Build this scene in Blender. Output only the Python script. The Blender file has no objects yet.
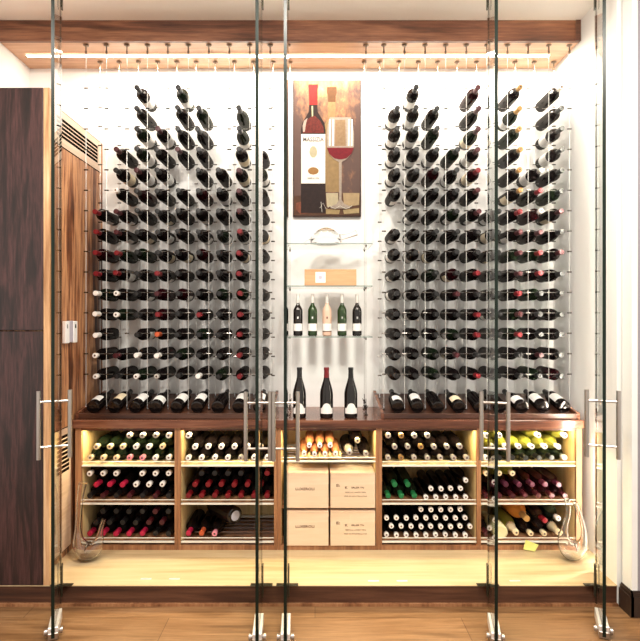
import bpy, math, random
from mathutils import Matrix, Vector
random.seed(7)
R = math.radians
SC = bpy.context.scene
COL = SC.collection
E = 1.438                      # eye height above the room floor
F, VX, VY = 515.0, 315.0, 318.0
def wx(px, Y): return (px - VX) * Y / F
def wz(py, Y): return E - (py - VY) * Y / F

# ------------------------------------------------------------------ materials
MATS = {}
def _new(name):
    m = bpy.data.materials.new(name); m.use_nodes = True
    nt = m.node_tree; b = nt.nodes['Principled BSDF']
    MATS[name] = m
    return m, nt, b
def plain(name, c, rough=.5, metal=0., spec=.5, emit=None, es=0., trans=0., ior=1.45, bump=0., bscale=60., var=.06):
    m, nt, b = _new(name)
    b.inputs['Roughness'].default_value = rough
    b.inputs['Metallic'].default_value = metal
    b.inputs['Specular IOR Level'].default_value = spec
    b.inputs['IOR'].default_value = ior
    b.inputs['Transmission Weight'].default_value = trans
    n = nt.nodes.new('ShaderNodeTexNoise'); n.inputs['Scale'].default_value = bscale
    tc = nt.nodes.new('ShaderNodeTexCoord'); nt.links.new(tc.outputs['Object'], n.inputs['Vector'])
    mx = nt.nodes.new('ShaderNodeMix'); mx.data_type = 'RGBA'
    mx.inputs[6].default_value = tuple(x * (1 - var) for x in c[:3]) + (1,)
    mx.inputs[7].default_value = tuple(min(1, x * (1 + var)) for x in c[:3]) + (1,)
    nt.links.new(n.outputs['Fac'], mx.inputs[0]); nt.links.new(mx.outputs[2], b.inputs['Base Color'])
    if emit:
        b.inputs['Emission Color'].default_value = tuple(emit) + (1,); b.inputs['Emission Strength'].default_value = es
    if bump:
        bp = nt.nodes.new('ShaderNodeBump'); bp.inputs['Strength'].default_value = bump; bp.inputs['Distance'].default_value = .002
        nt.links.new(n.outputs['Fac'], bp.inputs['Height']); nt.links.new(bp.outputs[0], b.inputs['Normal'])
    return m
def wood(name, dark, mid, light, axis='x', rough=.4, scale=1., planks=None, contrast=1., streak=60.):
    m, nt, b = _new(name)
    N, L = nt.nodes.new, nt.links.new
    tc = N('ShaderNodeTexCoord')
    def mapping(s_long, s_cross):
        mp = N('ShaderNodeMapping'); s = {'x': (s_long, s_cross, s_cross), 'y': (s_cross, s_long, s_cross), 'z': (s_cross, s_cross, s_long)}[axis]
        mp.inputs['Scale'].default_value = tuple(v * scale for v in s); L(tc.outputs['Object'], mp.inputs['Vector']); return mp
    n1 = N('ShaderNodeTexNoise'); n1.inputs['Scale'].default_value = 1; n1.inputs['Detail'].default_value = 6; n1.inputs['Distortion'].default_value = 1.2
    L(mapping(.7, 7).outputs[0], n1.inputs['Vector'])
    n2 = N('ShaderNodeTexNoise'); n2.inputs['Scale'].default_value = 1; n2.inputs['Detail'].default_value = 8; n2.inputs['Roughness'].default_value = .7
    L(mapping(3, streak).outputs[0], n2.inputs['Vector'])
    mt = N('ShaderNodeMath'); mt.operation = 'MULTIPLY'; mt.inputs[1].default_value = 14; L(n1.outputs['Fac'], mt.inputs[0])
    sn = N('ShaderNodeMath'); sn.operation = 'SINE'; L(mt.outputs[0], sn.inputs[0])
    a = N('ShaderNodeMath'); a.operation = 'MULTIPLY_ADD'; a.inputs[1].default_value = .16 * contrast; L(sn.outputs[0], a.inputs[0])
    c = N('ShaderNodeMath'); c.operation = 'MULTIPLY_ADD'; c.inputs[1].default_value = 1.1 * contrast; c.inputs[2].default_value = .5 - .55 * contrast
    L(n2.outputs['Fac'], c.inputs[0]); L(c.outputs[0], a.inputs[2])
    rp = N('ShaderNodeValToRGB'); e = rp.color_ramp.elements
    e[0].position = .25; e[0].color = (*dark, 1); e[1].position = .8; e[1].color = (*light, 1)
    k = e.new(.52); k.color = (*mid, 1)
    L(a.outputs[0], rp.inputs[0])
    out = rp.outputs[0]
    if planks:
        br = N('ShaderNodeTexBrick'); br.inputs['Scale'].default_value = 1
        br.inputs['Brick Width'].default_value = planks[0]; br.inputs['Row Height'].default_value = planks[1]
        br.inputs['Mortar Size'].default_value = .0015; br.inputs['Color1'].default_value = (1, 1, 1, 1); br.inputs['Color2'].default_value = (.8, .78, .74, 1)
        br.inputs['Mortar'].default_value = (.35, .28, .22, 1); L(tc.outputs['Object'], br.inputs['Vector'])
        mx = N('ShaderNodeMix'); mx.data_type = 'RGBA'; mx.blend_type = 'MULTIPLY'; mx.inputs[0].default_value = 1
        L(out, mx.inputs[6]); L(br.outputs['Color'], mx.inputs[7]); out = mx.outputs[2]
    L(out, b.inputs['Base Color'])
    b.inputs['Roughness'].default_value = rough
    bp = N('ShaderNodeBump'); bp.inputs['Strength'].default_value = .15; bp.inputs['Distance'].default_value = .001
    L(n2.outputs['Fac'], bp.inputs['Height']); L(bp.outputs[0], b.inputs['Normal'])
    return m

W_WALNUT = wood('walnut_horizontal', (.04, .012, .006), (.14, .05, .024), (.28, .12, .06), 'x')
W_DARK = wood('dark_walnut_vertical', (.006, .0025, .0022), (.024, .0095, .0085), (.072, .027, .026), 'z', rough=.4, contrast=1.0, streak=45, scale=2.2)
W_SIDE = wood('walnut_side_vertical', (.035, .009, .004), (.22, .075, .03), (.60, .30, .14), 'z', contrast=1.35, scale=1.1)
W_STRIP = wood('pale_edge_vertical', (.32, .15, .06), (.6, .34, .17), (.8, .55, .33), 'z')
W_FRAME = wood('cabinet_walnut', (.10, .035, .014), (.27, .115, .05), (.45, .23, .11), 'z', contrast=.8)
W_COUNTER = wood('counter_walnut', (.035, .011, .006), (.13, .045, .024), (.26, .11, .06), 'x', contrast=.8, rough=.17)
W_LEDGE = wood('ledge_walnut', (.018, .006, .004), (.06, .022, .012), (.13, .055, .03), 'x', contrast=.8, rough=.35)
W_VENT = wood('pale_vent_wood', (.50, .34, .22), (.64, .46, .33), (.74, .58, .44), 'y', contrast=.7)
W_MAPLE = wood('maple_inside', (.5, .33, .13), (.72, .52, .24), (.82, .66, .36), 'z', contrast=.6)
W_PLAT = wood('platform_maple', (.40, .27, .13), (.56, .42, .24), (.66, .53, .33), 'x', contrast=.7, rough=.35, scale=.7)
W_SOFFIT = wood('soffit_oak', (.40, .20, .11), (.58, .34, .20), (.70, .46, .30), 'x', contrast=.6)
W_FLOOR = wood('floor_oak', (.11, .048, .018), (.23, .115, .048), (.36, .20, .095), 'x', rough=.35, planks=(1.4, .19), contrast=.8, scale=1.3)
W_CRATE = wood('crate_pine', (.60, .42, .27), (.74, .55, .38), (.82, .66, .50), 'x', contrast=.5, rough=.6)
W_BOX = wood('box_oak', (.40, .2, .09), (.56, .32, .16), (.68, .43, .24), 'x', contrast=.6)

M_WHITE = plain('white_paint', (.86, .85, .83), .6, var=.01)
M_CEIL = plain('ceiling_paint', (.92, .87, .80), .7, var=.01)
M_GREY = plain('grey_paint', (.30, .28, .30), .6, var=.02)
M_JAMBSHADE = plain('jamb_shade_beige', (.50, .46, .43), .6, var=.02)  # shade on the white jamb face, put into the colour
M_BASEB = plain('dark_stain', (.035, .02, .014), .35, var=.15)
M_STEEL = plain('brushed_steel', (.42, .37, .33), .3, 1., var=.05)
M_CAPRING = plain('capsule_ring', (.10, .06, .05), .4, .3, var=.2)
M_SATIN = plain('satin_aluminium', (.85, .85, .86), .4, .7, var=.02)
M_CHROME = plain('chrome', (.8, .8, .82), .12, 1., var=.02)
M_CABLE = plain('cable_steel', (.72, .70, .67), .35, .6, var=.03)
M_PEGBLK = plain('peg_steel', (.12, .11, .10), .22, 1., var=.03)
M_MOUNT = plain('mount_metal', (.20, .14, .10), .3, .9, var=.05)
M_WIRE = plain('thin_wire', (.45, .43, .40), .5, .5, var=.03)
M_BRONZE = plain('dark_bronze', (.05, .045, .03), .35, .8, var=.05)
M_RAIL = plain('pale_rail', (.82, .78, .68), .4, .1, var=.03)
M_PLASTIC = plain('white_plastic', (.85, .84, .83), .4, var=.01)
M_LILAC = plain('lilac_plastic', (.48, .44, .52), .4, var=.03)
M_LCD = plain('dark_lcd', (.02, .03, .02), .2)
M_BLACKGAP = plain('black_gap', (.010, .007, .006), 1., spec=0.)
M_NOTE = plain('yellow_note', (.72, .74, .22), .7)
M_PAPER = plain('white_paper', (.85, .83, .80), .6, bump=.1)
M_CREAMPAPER = plain('cream_paper', (.80, .68, .48), .6, bump=.1)
M_INK = plain('brown_ink', (.12, .06, .035), .7)
M_LED = plain('led_diffuser', (1, .95, .85), .5, emit=(1, .93, .78), es=7.0)
M_LEDS = plain('led_diffuser_side', (1, .95, .85), .5, emit=(1, .95, .85), es=4.0)
M_LEDY = plain('led_diffuser_yellow', (1, .9, .6), .5, emit=(1, .86, .5), es=5.0)
M_LEDC = plain('led_diffuser_cool', (.9, .95, 1), .5, emit=(.82, .9, 1), es=.15)
M_CLEAR = plain('clear_glass', (1, 1, 1), .0, trans=1., ior=1.45, var=0)

def bottle_glass(name, c, rough=.11, trans=0.):
    m = bpy.data.materials.new(name); m.use_nodes = True; nt = m.node_tree; nt.nodes.clear(); MATS[name] = m
    N, L = nt.nodes.new, nt.links.new
    o = N('ShaderNodeOutputMaterial'); d = N('ShaderNodeBsdfDiffuse'); g = N('ShaderNodeBsdfGlossy'); f = N('ShaderNodeLayerWeight'); mx = N('ShaderNodeMixShader')
    d.inputs[0].default_value = (*c, 1); g.inputs['Roughness'].default_value = rough; g.inputs[0].default_value = (1, .97, .93, 1)
    f.inputs[0].default_value = .12
    mr = N('ShaderNodeMapRange'); mr.inputs[3].default_value = .04; mr.inputs[4].default_value = .16; L(f.outputs['Fresnel'], mr.inputs[0])
    L(mr.outputs[0], mx.inputs[0]); L(d.outputs[0], mx.inputs[1]); L(g.outputs[0], mx.inputs[2]); L(mx.outputs[0], o.inputs[0])
    return m
G_DARK = bottle_glass('glass_dark', (.006, .004, .004))
G_GREEN = bottle_glass('glass_green', (.006, .010, .005))
G_OLIVE = bottle_glass('glass_olive', (.22, .22, .035), .12)
G_WINE = bottle_glass('glass_wine', (.014, .002, .003))
G_AMBER = bottle_glass('glass_amber', (.72, .27, .05), .15)
G_ROSE = bottle_glass('glass_rose', (.72, .48, .36), .12)
G_COPPER = bottle_glass('glass_copper', (.50, .20, .09), .2)
G_SHELFGREEN = bottle_glass('glass_leaf_green', (.012, .034, .006))
CAPS = {k: plain('foil_' + k, c, r, me, var=.12, bscale=90) for k, (c, r, me) in dict(
    black=((.006, .005, .005), .4, .0), red=((.16, .005, .009), .4, .1), crimson=((.42, .012, .05), .4, .1), maroon=((.05, .005, .008), .4, .1),
    white=((.82, .78, .74), .4, .1), cream=((.80, .66, .42), .4, .2), gold=((.42, .24, .08), .3, .5), silver=((.62, .58, .52), .3, .7),
    green=((.015, .16, .05), .35, .2), pink=((.80, .28, .34), .4, .2), orange=((.5, .09, .03), .4, .2), purple=((.06, .008, .022), .4, .1)).items()}

def arch_glass(name):
    m = bpy.data.materials.new(name); m.use_nodes = True; nt = m.node_tree; nt.nodes.clear()
    N, L = nt.nodes.new, nt.links.new
    o = N('ShaderNodeOutputMaterial'); t = N('ShaderNodeBsdfTransparent'); g = N('ShaderNodeBsdfGlossy'); f = N('ShaderNodeFresnel'); mx = N('ShaderNodeMixShader')
    t.inputs[0].default_value = (.96, .985, .97, 1); g.inputs['Roughness'].default_value = 0; f.inputs[0].default_value = 1.45
    ge = N('ShaderNodeNewGeometry'); iv = N('ShaderNodeMath'); iv.operation = 'SUBTRACT'; iv.inputs[0].default_value = 1; L(ge.outputs['Backfacing'], iv.inputs[1])
    ml = N('ShaderNodeMath'); ml.operation = 'MULTIPLY'; L(f.outputs[0], ml.inputs[0]); L(iv.outputs[0], ml.inputs[1])
    L(ml.outputs[0], mx.inputs[0]); L(t.outputs[0], mx.inputs[1]); L(g.outputs[0], mx.inputs[2]); L(mx.outputs[0], o.inputs[0])
    return m
M_PANE = arch_glass('door_glass')
M_EDGE = plain('glass_edge_green', (.006, .012, .008), .3, spec=.25, var=.2)
M_SHELFEDGE = plain('shelf_glass_edge', (.22, .27, .25), .15, var=.05)

# ------------------------------------------------------------------ mesh helpers
class MB:
    def __init__(s): s.v = []; s.f = []; s.mi = []; s.cur = 0
    def add(s, vs, fs):
        b = len(s.v); s.v += [tuple(v) for v in vs]; s.f += [tuple(b + i for i in f) for f in fs]; s.mi += [s.cur] * len(fs); return s
    def box(s, x0, x1, y0, y1, z0, z1):
        vs = [(x, y, z) for z in (z0, z1) for y in (y0, y1) for x in (x0, x1)]
        return s.add(vs, [(0, 2, 3, 1), (4, 5, 7, 6), (0, 1, 5, 4), (2, 6, 7, 3), (0, 4, 6, 2), (1, 3, 7, 5)])
    def bbox(s, x0, x1, y0, y1, z0, z1, b=.002):          # box with chamfered edges
        P = []; idx = {}
        X, Y, Z = (x0, x1), (y0, y1), (z0, z1)
        sg = (1, -1)
        for i in (0, 1):
            for j in (0, 1):
                for k in (0, 1):
                    for a in range(3):
                        p = [X[i] + sg[i] * b, Y[j] + sg[j] * b, Z[k] + sg[k] * b]
                        p[a] = (X, Y, Z)[a][(i, j, k)[a]]
                        idx[i, j, k, a] = len(P); P.append(p)
        f = []
        for a in range(3):
            o = [q for q in range(3) if q != a]
            for sd in (0, 1):
                q = []
                for u, w in ((0, 0), (1, 0), (1, 1), (0, 1)):
                    t = [0, 0, 0]; t[a] = sd; t[o[0]] = u; t[o[1]] = w; q.append(idx[(*t, a)])
                f.append(q if (sd == 1) != (a == 1) else q[::-1])
            for u in (0, 1):
                for w in (0, 1):
                    q = []
                    for sd, ax in ((0, o[0]), (0, o[1]), (1, o[1]), (1, o[0])):
                        t = [0, 0, 0]; t[a] = sd; t[o[0]] = u; t[o[1]] = w; q.append(idx[(*t, ax)])
                    f.append(q)
        for i in (0, 1):
            for j in (0, 1):
                for k in (0, 1): f.append([idx[i, j, k, a] for a in range(3)])
        return s.add(P, f)
    def lathe(s, prof, n=20, M=None, a0=0, a1=2 * math.pi):
        full = abs(a1 - a0 - 2 * math.pi) < 1e-6
        m = n if full else n + 1; vs = []; fs = []
        for r, z in prof:
            for i in range(m):
                a = a0 + (a1 - a0) * i / n; v = Vector((r * math.cos(a), r * math.sin(a), z)); vs.append(M @ v if M else v)
        for k in range(len(prof) - 1):
            for i in range(n):
                j = (i + 1) % m; fs.append((k * m + i, k * m + j, (k + 1) * m + j, (k + 1) * m + i))
        return s.add(vs, fs)
    def tube(s, pts, r, n=8, caps=True):
        pts = [Vector(p) for p in pts]; rs = r if isinstance(r, (list, tuple)) else [r] * len(pts)
        vs = []; fs = []; up = None
        for i, p in enumerate(pts):
            d = (pts[min(i + 1, len(pts) - 1)] - pts[max(i - 1, 0)]).normalized()
            if up is None: up = Vector((0, 0, 1)) if abs(d.z) < .9 else Vector((0, 1, 0))
            u = (up - d * up.dot(d)).normalized(); w = d.cross(u); up = u
            for k in range(n):
                a = 2 * math.pi * k / n; vs.append(p + (u * math.cos(a) + w * math.sin(a)) * rs[i])
        for i in range(len(pts) - 1):
            for k in range(n):
                j = (k + 1) % n; fs.append((i * n + k, i * n + j, (i + 1) * n + j, (i + 1) * n + k))
        if caps: fs.append(tuple(range(n))[::-1]); fs.append(tuple((len(pts) - 1) * n + k for k in range(n)))
        return s.add(vs, fs)
    def mesh(s, name, mats, smooth=True):
        me = bpy.data.meshes.new(name); me.from_pydata(s.v, [], s.f)
        for m in (mats if isinstance(mats, (list, tuple)) else [mats]): me.materials.append(m)
        for p, i in zip(me.polygons, s.mi): p.material_index = i; p.use_smooth = smooth
        me.update()
        import bmesh
        bm = bmesh.new(); bm.from_mesh(me); bmesh.ops.recalc_face_normals(bm, faces=bm.faces); bm.to_mesh(me); bm.free()
        if smooth: me.set_sharp_from_angle(angle=R(35))
        return me
    def build(s, name, mats, parent=None, loc=None, smooth=True):
        o = bpy.data.objects.new(name, s.mesh(name, mats, smooth)); COL.objects.link(o)
        if parent: o.parent = parent
        if loc is not None: o.location = loc
        return o
def tag(o, label=None, cat=None, group=None, kind=None):
    if label: o['label'] = label
    if cat: o['category'] = cat
    if group: o['group'] = group
    if kind: o['kind'] = kind
    return o
def empty(name, loc, label, cat, group=None, kind=None):
    o = bpy.data.objects.new(name, None); COL.objects.link(o); o.location = loc; o.empty_display_size = .05
    return tag(o, label, cat, group, kind)
def copy_tree(o, parent=None):
    c = o.copy(); COL.objects.link(c); c.parent = parent
    for ch in list(o.children): copy_tree(ch, c)
    return c
def text(name, body, size, loc, mat, parent, rot=(R(90), 0, 0), extrude=.0003, align='CENTER', sx=1.):
    cu = bpy.data.curves.new(name, 'FONT'); cu.body = body; cu.size = size; cu.extrude = extrude; cu.align_x = align; cu.resolution_u = 2; cu.offset = size * (.018 if size > .012 else .0)
    cu.materials.append(mat)
    tmp = bpy.data.objects.new('tmp', cu); COL.objects.link(tmp)
    me = bpy.data.meshes.new_from_object(tmp.evaluated_get(bpy.context.evaluated_depsgraph_get()))
    bpy.data.objects.remove(tmp); bpy.data.curves.remove(cu)
    o = bpy.data.objects.new(name, me); COL.objects.link(o); o.location = loc; o.rotation_euler = rot; o.scale = (sx, 1, 1); o.parent = parent
    return o
def struct(name, mb, mats, label, cat, smooth=False):
    return tag(mb.build(name, mats, smooth=smooth), label, cat, kind='structure')

# ------------------------------------------------------------------ key sizes
YP, YC, YB = 2.58, 2.97, 3.415       # platform front, cabinet front, back wall
YS = 3.07                            # soffit front
PT = .10                             # platform top
XL, XR = -1.406, 1.584               # wine room side panel / right wall
CEIL = E + 1.776
SOF = E + 1.651
YF, YR = 3.115, 3.32                 # front and rear cable planes

# ------------------------------------------------------------------ setting
struct('floor', MB().box(-3.2, 3.2, -1.5, 3.6, -.06, 0), W_FLOOR, 'light oak plank floor of the room in front of the step', 'floor')
struct('platform', MB().box(-3.0, 1.512, YP, YB, 0, PT - .004).box(1.512, XR - .0005, 2.7505, YB, 0, PT - .004), W_LEDGE, 'dark walnut step front below the wine room', 'platform')
p = MB().box(-3.0, 1.512, YP - .004, YB, PT - .004, PT).box(1.512, XR - .0005, 2.7505, YB, PT - .004, PT)
p.v = [tuple(v) for v in p.v]
struct('floor_platform', p, W_PLAT, 'pale maple floor of the raised wine room', 'floor')
struct('trim_led_glow', MB().box(-3.0, 1.512, YP - .014, YP, 0, .012), W_FRAME, 'thin wood strip standing in for LED glow where the step meets the floor', 'trim')  # strip added in place of the faint LED glow line
struct('ceiling', MB().box(-3.2, 3.2, -1.5, 3.6, CEIL, CEIL + .08), M_CEIL, 'plain cream ceiling above the dark wood soffit', 'ceiling')
struct('wall_back', MB().box(-3.0, XR + .1, YB, YB + .1, 0, CEIL), M_WHITE, 'white back wall behind the hanging bottles', 'wall')
struct('wall_left', MB().box(-2.0, -1.89, 2.62, YB, E + 1.152, CEIL), M_WHITE, 'short white wall above the tall dark cabinet', 'wall')
struct('wall_right', MB().box(XR, XR + .1, 2.75, YB, 0, CEIL), M_WHITE, 'white side wall of the wine room beside the last rack', 'wall')
struct('trim_2', MB().box(1.512, XR + .1, YP, 2.75, 0, CEIL), M_WHITE, 'white door jamb beside the last glass door', 'trim')
struct('trim_3', MB().box(1.532, 1.56, 2.49, 2.568, 0, CEIL), M_WHITE, 'narrow white casing strip at the corner of the grey wall', 'trim')
struct('trim_4', MB().box(1.545, 1.70, 2.568, YP, 0, CEIL), M_JAMBSHADE, 'narrow recess between jamb and casing, its beige standing for shade', 'trim')
struct('wall_front', MB().box(1.56, 3.2, 2.49, 2.568, 0, CEIL), M_GREY, 'grey wall of the outer room beyond the casing', 'wall')
b = MB()
b.box(1.518, 3.2, 2.472, 2.49, 0, .095).box(1.522, 3.2, 2.478, 2.49, .095, .113).box(1.526, 3.2, 2.484, 2.49, .113, .12)
b.box(1.516, 1.532, 2.472, 2.57, 0, .095).box(1.521, 1.532, 2.478, 2.57, .095, .113).box(1.526, 1.532, 2.484, 2.57, .113, .12)
struct('baseboard_right', b, M_BASEB, 'dark stained moulded baseboard under the grey wall', 'baseboard')

# soffit: dark fascia and pale underside with a LED channel
s = empty('ceiling_soffit', (0, YS, SOF), 'dark walnut fronted wooden soffit carrying the cable hooks', 'soffit', kind='structure')
MB().box(-1.888, XR - .002, 0, .02, 0, CEIL - SOF - .001).build('fascia', W_WALNUT, s, smooth=False)
MB().box(-1.888, XR - .002, .02, YB - YS - .001, .002, .02).build('underside', W_SOFFIT, s, smooth=False)
MB().box(XR - .03, XR - .002, -.006, -.0002, 0, CEIL - SOF - .001).build('end_board', W_LEDGE, s, smooth=False)
l = empty('ceiling_light_strip', (-.15, 3.233, SOF - .001), 'bright white LED strip along the underside of the wooden soffit', 'light strip', kind='thing')
MB().box(-1.66, 1.62, -.014, .014, -.005, 0).build('diffuser', M_LED, l)
MB().box(-1.66, 1.62, -.018, -.014, -.007, .001).box(-1.66, 1.62, .014, .018, -.007, .001).build('channel', M_RAIL, l)
def area(name, loc, rot, sx, sy, power, color, parent=None):
    d = bpy.data.lights.new(name, 'AREA'); d.shape = 'RECTANGLE'; d.size = sx; d.size_y = sy; d.energy = power; d.color = color
    o = bpy.data.objects.new(name, d); COL.objects.link(o); o.location = loc; o.rotation_euler = rot
    return o

# ------------------------------------------------------------------ tall cabinet with the cooling vent
c = empty('tall_cabinet', (-1.406, YP, PT), 'tall dark walnut cabinet with a slatted vent in its paler side', 'cabinet')
def lz(d): return E - d - PT         # depth below the eye to cabinet-local height
top = E + 1.152 - PT
MB().box(-1.4, -.002, .022, YB - YP - .002, .0, top).build('body', W_SIDE, c, smooth=False)
def ddoor(z0, z1):
    return MB().bbox(-1.2, .047, -.006, .02, z0, z1, .002).build('door', W_DARK, c)
ddoor(0.002, lz(.067)); ddoor(lz(.061), top)
MB().box(.0482, .078, -.004, .024, 0, top).box(-.001, .078, .024, .028, 0, top).build('stile', W_STRIP, c, smooth=False)
def vent(y0, y1, z0, z1, n, fz0, fz1, fy0, fy1, lab):
    v = MB().box(-.002, .0015, fy0, y0, fz0, fz1).box(-.002, .0015, y1, fy1, fz0, fz1).box(-.002, .0015, y0, y1, fz0, z0).box(-.002, .0015, y0, y1, z1, fz1)
    o = tag(v.build('vent_panel', W_VENT, c, smooth=False), lab)
    MB().box(-.0018, -.0008, y0, y1, z0, z1).build('dark_opening', M_BLACKGAP, o)
    hh = (z1 - z0) / n
    q = MB()
    for i in range(n):
        zz = z0 + hh * i
        q.add([(-.0008, y0, zz + hh * .0), (.0012, y0, zz + hh * .0), (.0012, y0, zz + hh * .24), (-.0008, y0, zz + hh * .24),
               (-.0008, y1, zz + hh * .0), (.0012, y1, zz + hh * .0), (.0012, y1, zz + hh * .24), (-.0008, y1, zz + hh * .24)],
              [(0, 1, 2, 3), (4, 7, 6, 5), (0, 4, 5, 1), (1, 5, 6, 2), (2, 6, 7, 3), (3, 7, 4, 0)])
    q.build('louvers', W_VENT, o)
    # thin seam around the panel
    MB().box(-.002, .0005, fy0 - .004, fy1 + .004, fz0 - .004, fz1 + .004).build('seam', M_BLACKGAP, o)
vent(2.80 - YP, 3.33 - YP, lz(-.995), lz(-1.109), 5, lz(-.955), lz(-1.148), 2.74 - YP, 3.38 - YP, 'slatted cooling vent near the cabinet top')
vent(2.80 - YP, 2.945 - YP, lz(.87), lz(.655), 9, lz(1.30), lz(.62), 2.74 - YP, 2.962 - YP, 'lower slatted vent panel')

t = empty('wall_controller', (XL + .001, 2.935, E - .08), 'white two-part wall controller mounted on the wooden side panel', 'controller')
MB().bbox(0, .022, -.075, -.03, -.062, .062, .003).bbox(0, .022, .02, .065, -.062, .062, .003).build('cover', M_PLASTIC, t)
MB().bbox(0, .018, -.03, .02, -.058, .064, .003).build('middle_panel', M_LILAC, t)
MB().box(.022, .0226, .034, .048, .022, .044).build('display', M_LCD, t)
MB().box(.022, .0226, -.06, -.052, .022, .044).build('display', M_LCD, t)

# ------------------------------------------------------------------ counter, ledges
cz = E - .588
MB().bbox(XL + .004, 1.548, 2.955, YB - .002, cz - .046, cz, .003)
tag(MB().bbox(XL + .004, 1.548, 2.955, YB - .002, cz - .046, cz, .003).build('countertop', W_COUNTER), 'long walnut countertop running under both bottle racks', 'countertop')
def ledge(x0, x1, label):
    y0, y1 = 3.0, YB - .004
    o = empty('display_ledge', ((x0 + x1) / 2, y0, cz), label, 'ledge')
    hw = (x1 - x0) / 2; d = y1 - y0
    zf, zb = .013, .088
    m = MB()
    m.add([(-hw, .014, .0005), (-hw, d, .0005), (-hw, d, zb), (-hw, .014, zf), (hw, .014, .0005), (hw, d, .0005), (hw, d, zb), (hw, .014, zf)],
          [(0, 1, 2, 3), (4, 7, 6, 5), (3, 2, 6, 7), (0, 3, 7, 4), (1, 5, 6, 2), (0, 4, 5, 1)])
    m.build('sloped_board', W_LEDGE, o, smooth=False)
    MB().bbox(-hw, hw, 0, .014, .0005, .031, .002).build('front_lip', W_LEDGE, o)
    for sx in (-1, 1):
        q = MB(); a, bb = sx * hw, sx * (hw + .018)
        q.add([(a, 0, .0005), (a, d, .0005), (a, d, zb + .02), (a, 0, .034), (bb, 0, .0005), (bb, d, .0005), (bb, d, zb + .02), (bb, 0, .034)],
              [(0, 1, 2, 3), (4, 7, 6, 5), (3, 2, 6, 7), (0, 3, 7, 4), (1, 5, 6, 2), (0, 4, 5, 1)])
        q.build('end_board', W_COUNTER, o, smooth=False)
ledge(-1.378, -.26, 'sloping dark walnut bottle ledge on the countertop beside the vented cabinet')
ledge(.402, 1.525, 'sloping dark walnut bottle ledge on the countertop beside the white wall')

# ------------------------------------------------------------------ base cabinets
UN = [(-1.349, -.810), (-.776, -.236), (-.196, .352), (.386, .934), (.957, 1.508)]
UL = ['first open wine cabinet, nearest the vented side panel', 'second open wine cabinet, between the first and the crates', 'middle open cabinet holding four pale wooden crates',
      'open wine cabinet just past the crates, with green and white caps', 'last open wine cabinet, beside the white side wall']
edges = [-1.384] + [(UN[i][1] + UN[i + 1][0]) / 2 for i in range(4)] + [1.54]
SH = [E - .851, E - 1.071, E - 1.291]           # shelf surfaces
units = []
for i, (a, bq) in enumerate(UN):
    x0, x1 = edges[i] + .0006, edges[i + 1] - .0006
    cx = (a + bq) / 2
    o = empty('wine_cabinet', (cx, YC, PT), UL[i], 'cabinet', 'open wine cabinets under the countertop'); units.append(o)
    H = cz - .046 - PT - .001; D = YB - YC - .003
    MB().box(x0 - cx, a - cx, 0, D, 0, H).build('side_panel', W_FRAME, o, smooth=False)
    MB().box(bq - cx, x1 - cx, 0, D, 0, H).build('side_panel', W_FRAME, o, smooth=False)
    MB().box(a - cx, a - cx + .0015, .02, D - .01, .02, H).build('inner_lining', W_MAPLE, o, smooth=False)
    MB().box(bq - cx - .0015, bq - cx, .02, D - .01, .02, H).build('inner_lining', W_MAPLE, o, smooth=False)
    MB().box(a - cx + .0016, bq - cx - .0016, D - .012, D, .02, H).build('back_panel', W_MAPLE, o, smooth=False)
    MB().box(a - cx, bq - cx, .0, .02, H - .014, H).build('top_rail', W_COUNTER, o, smooth=False)
    MB().box(a - cx, bq - cx, .0, D - .013, 0, .026).build('bottom_board', W_FRAME, o, smooth=False)
    w0, w1 = a - cx + .002, bq - cx - .002
    shs = SH if i != 2 else [E - .826, E - 1.095]
    for k, z in enumerate(shs):
        zz = z - PT
        openrods = (i, k) in ((1, 2), (2, 0))
        if openrods:
            sh = MB().box(w0, w1, .004, .022, zz - .007, zz).build('shelf', M_RAIL, o, smooth=False)
            MB().box(w0, w1, D - .05, D - .03, zz - .012, zz).build('rear_support', M_RAIL, sh, smooth=False)
            for yy in (.075, .15, .21, .27, .33):
                MB().tube([(w0, yy, zz - .004), (w1, yy, zz - .004)], .0035, 6).build('rod', M_CHROME, sh)
        else:
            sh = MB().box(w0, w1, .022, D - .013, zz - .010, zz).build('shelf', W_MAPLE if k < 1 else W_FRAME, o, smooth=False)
            if not (i == 2 and k == 1): MB().box(w0, w1, .004, .022, zz - (.026 if i == 2 else .007), zz).build('front_edge', W_MAPLE if i == 2 else M_RAIL, sh, smooth=False)
        if not (i == 2 and k == 1):
            MB().tube([(w0, .008, zz + .0195), (w1, .008, zz + .0195)], .0026, 6).build('front_rod', M_RAIL, sh)
    MB().box(w0 + .02, w1 - .02, .024, .034, H - .008, H - .001).build('light_bar', M_LEDY, o, smooth=False)
    area('cabinet_light', (cx, YC + .045, PT + H - .012), (R(-25), 0, 0), bq - a - .06, .012, 2.8, (1, .80, .42))

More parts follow.
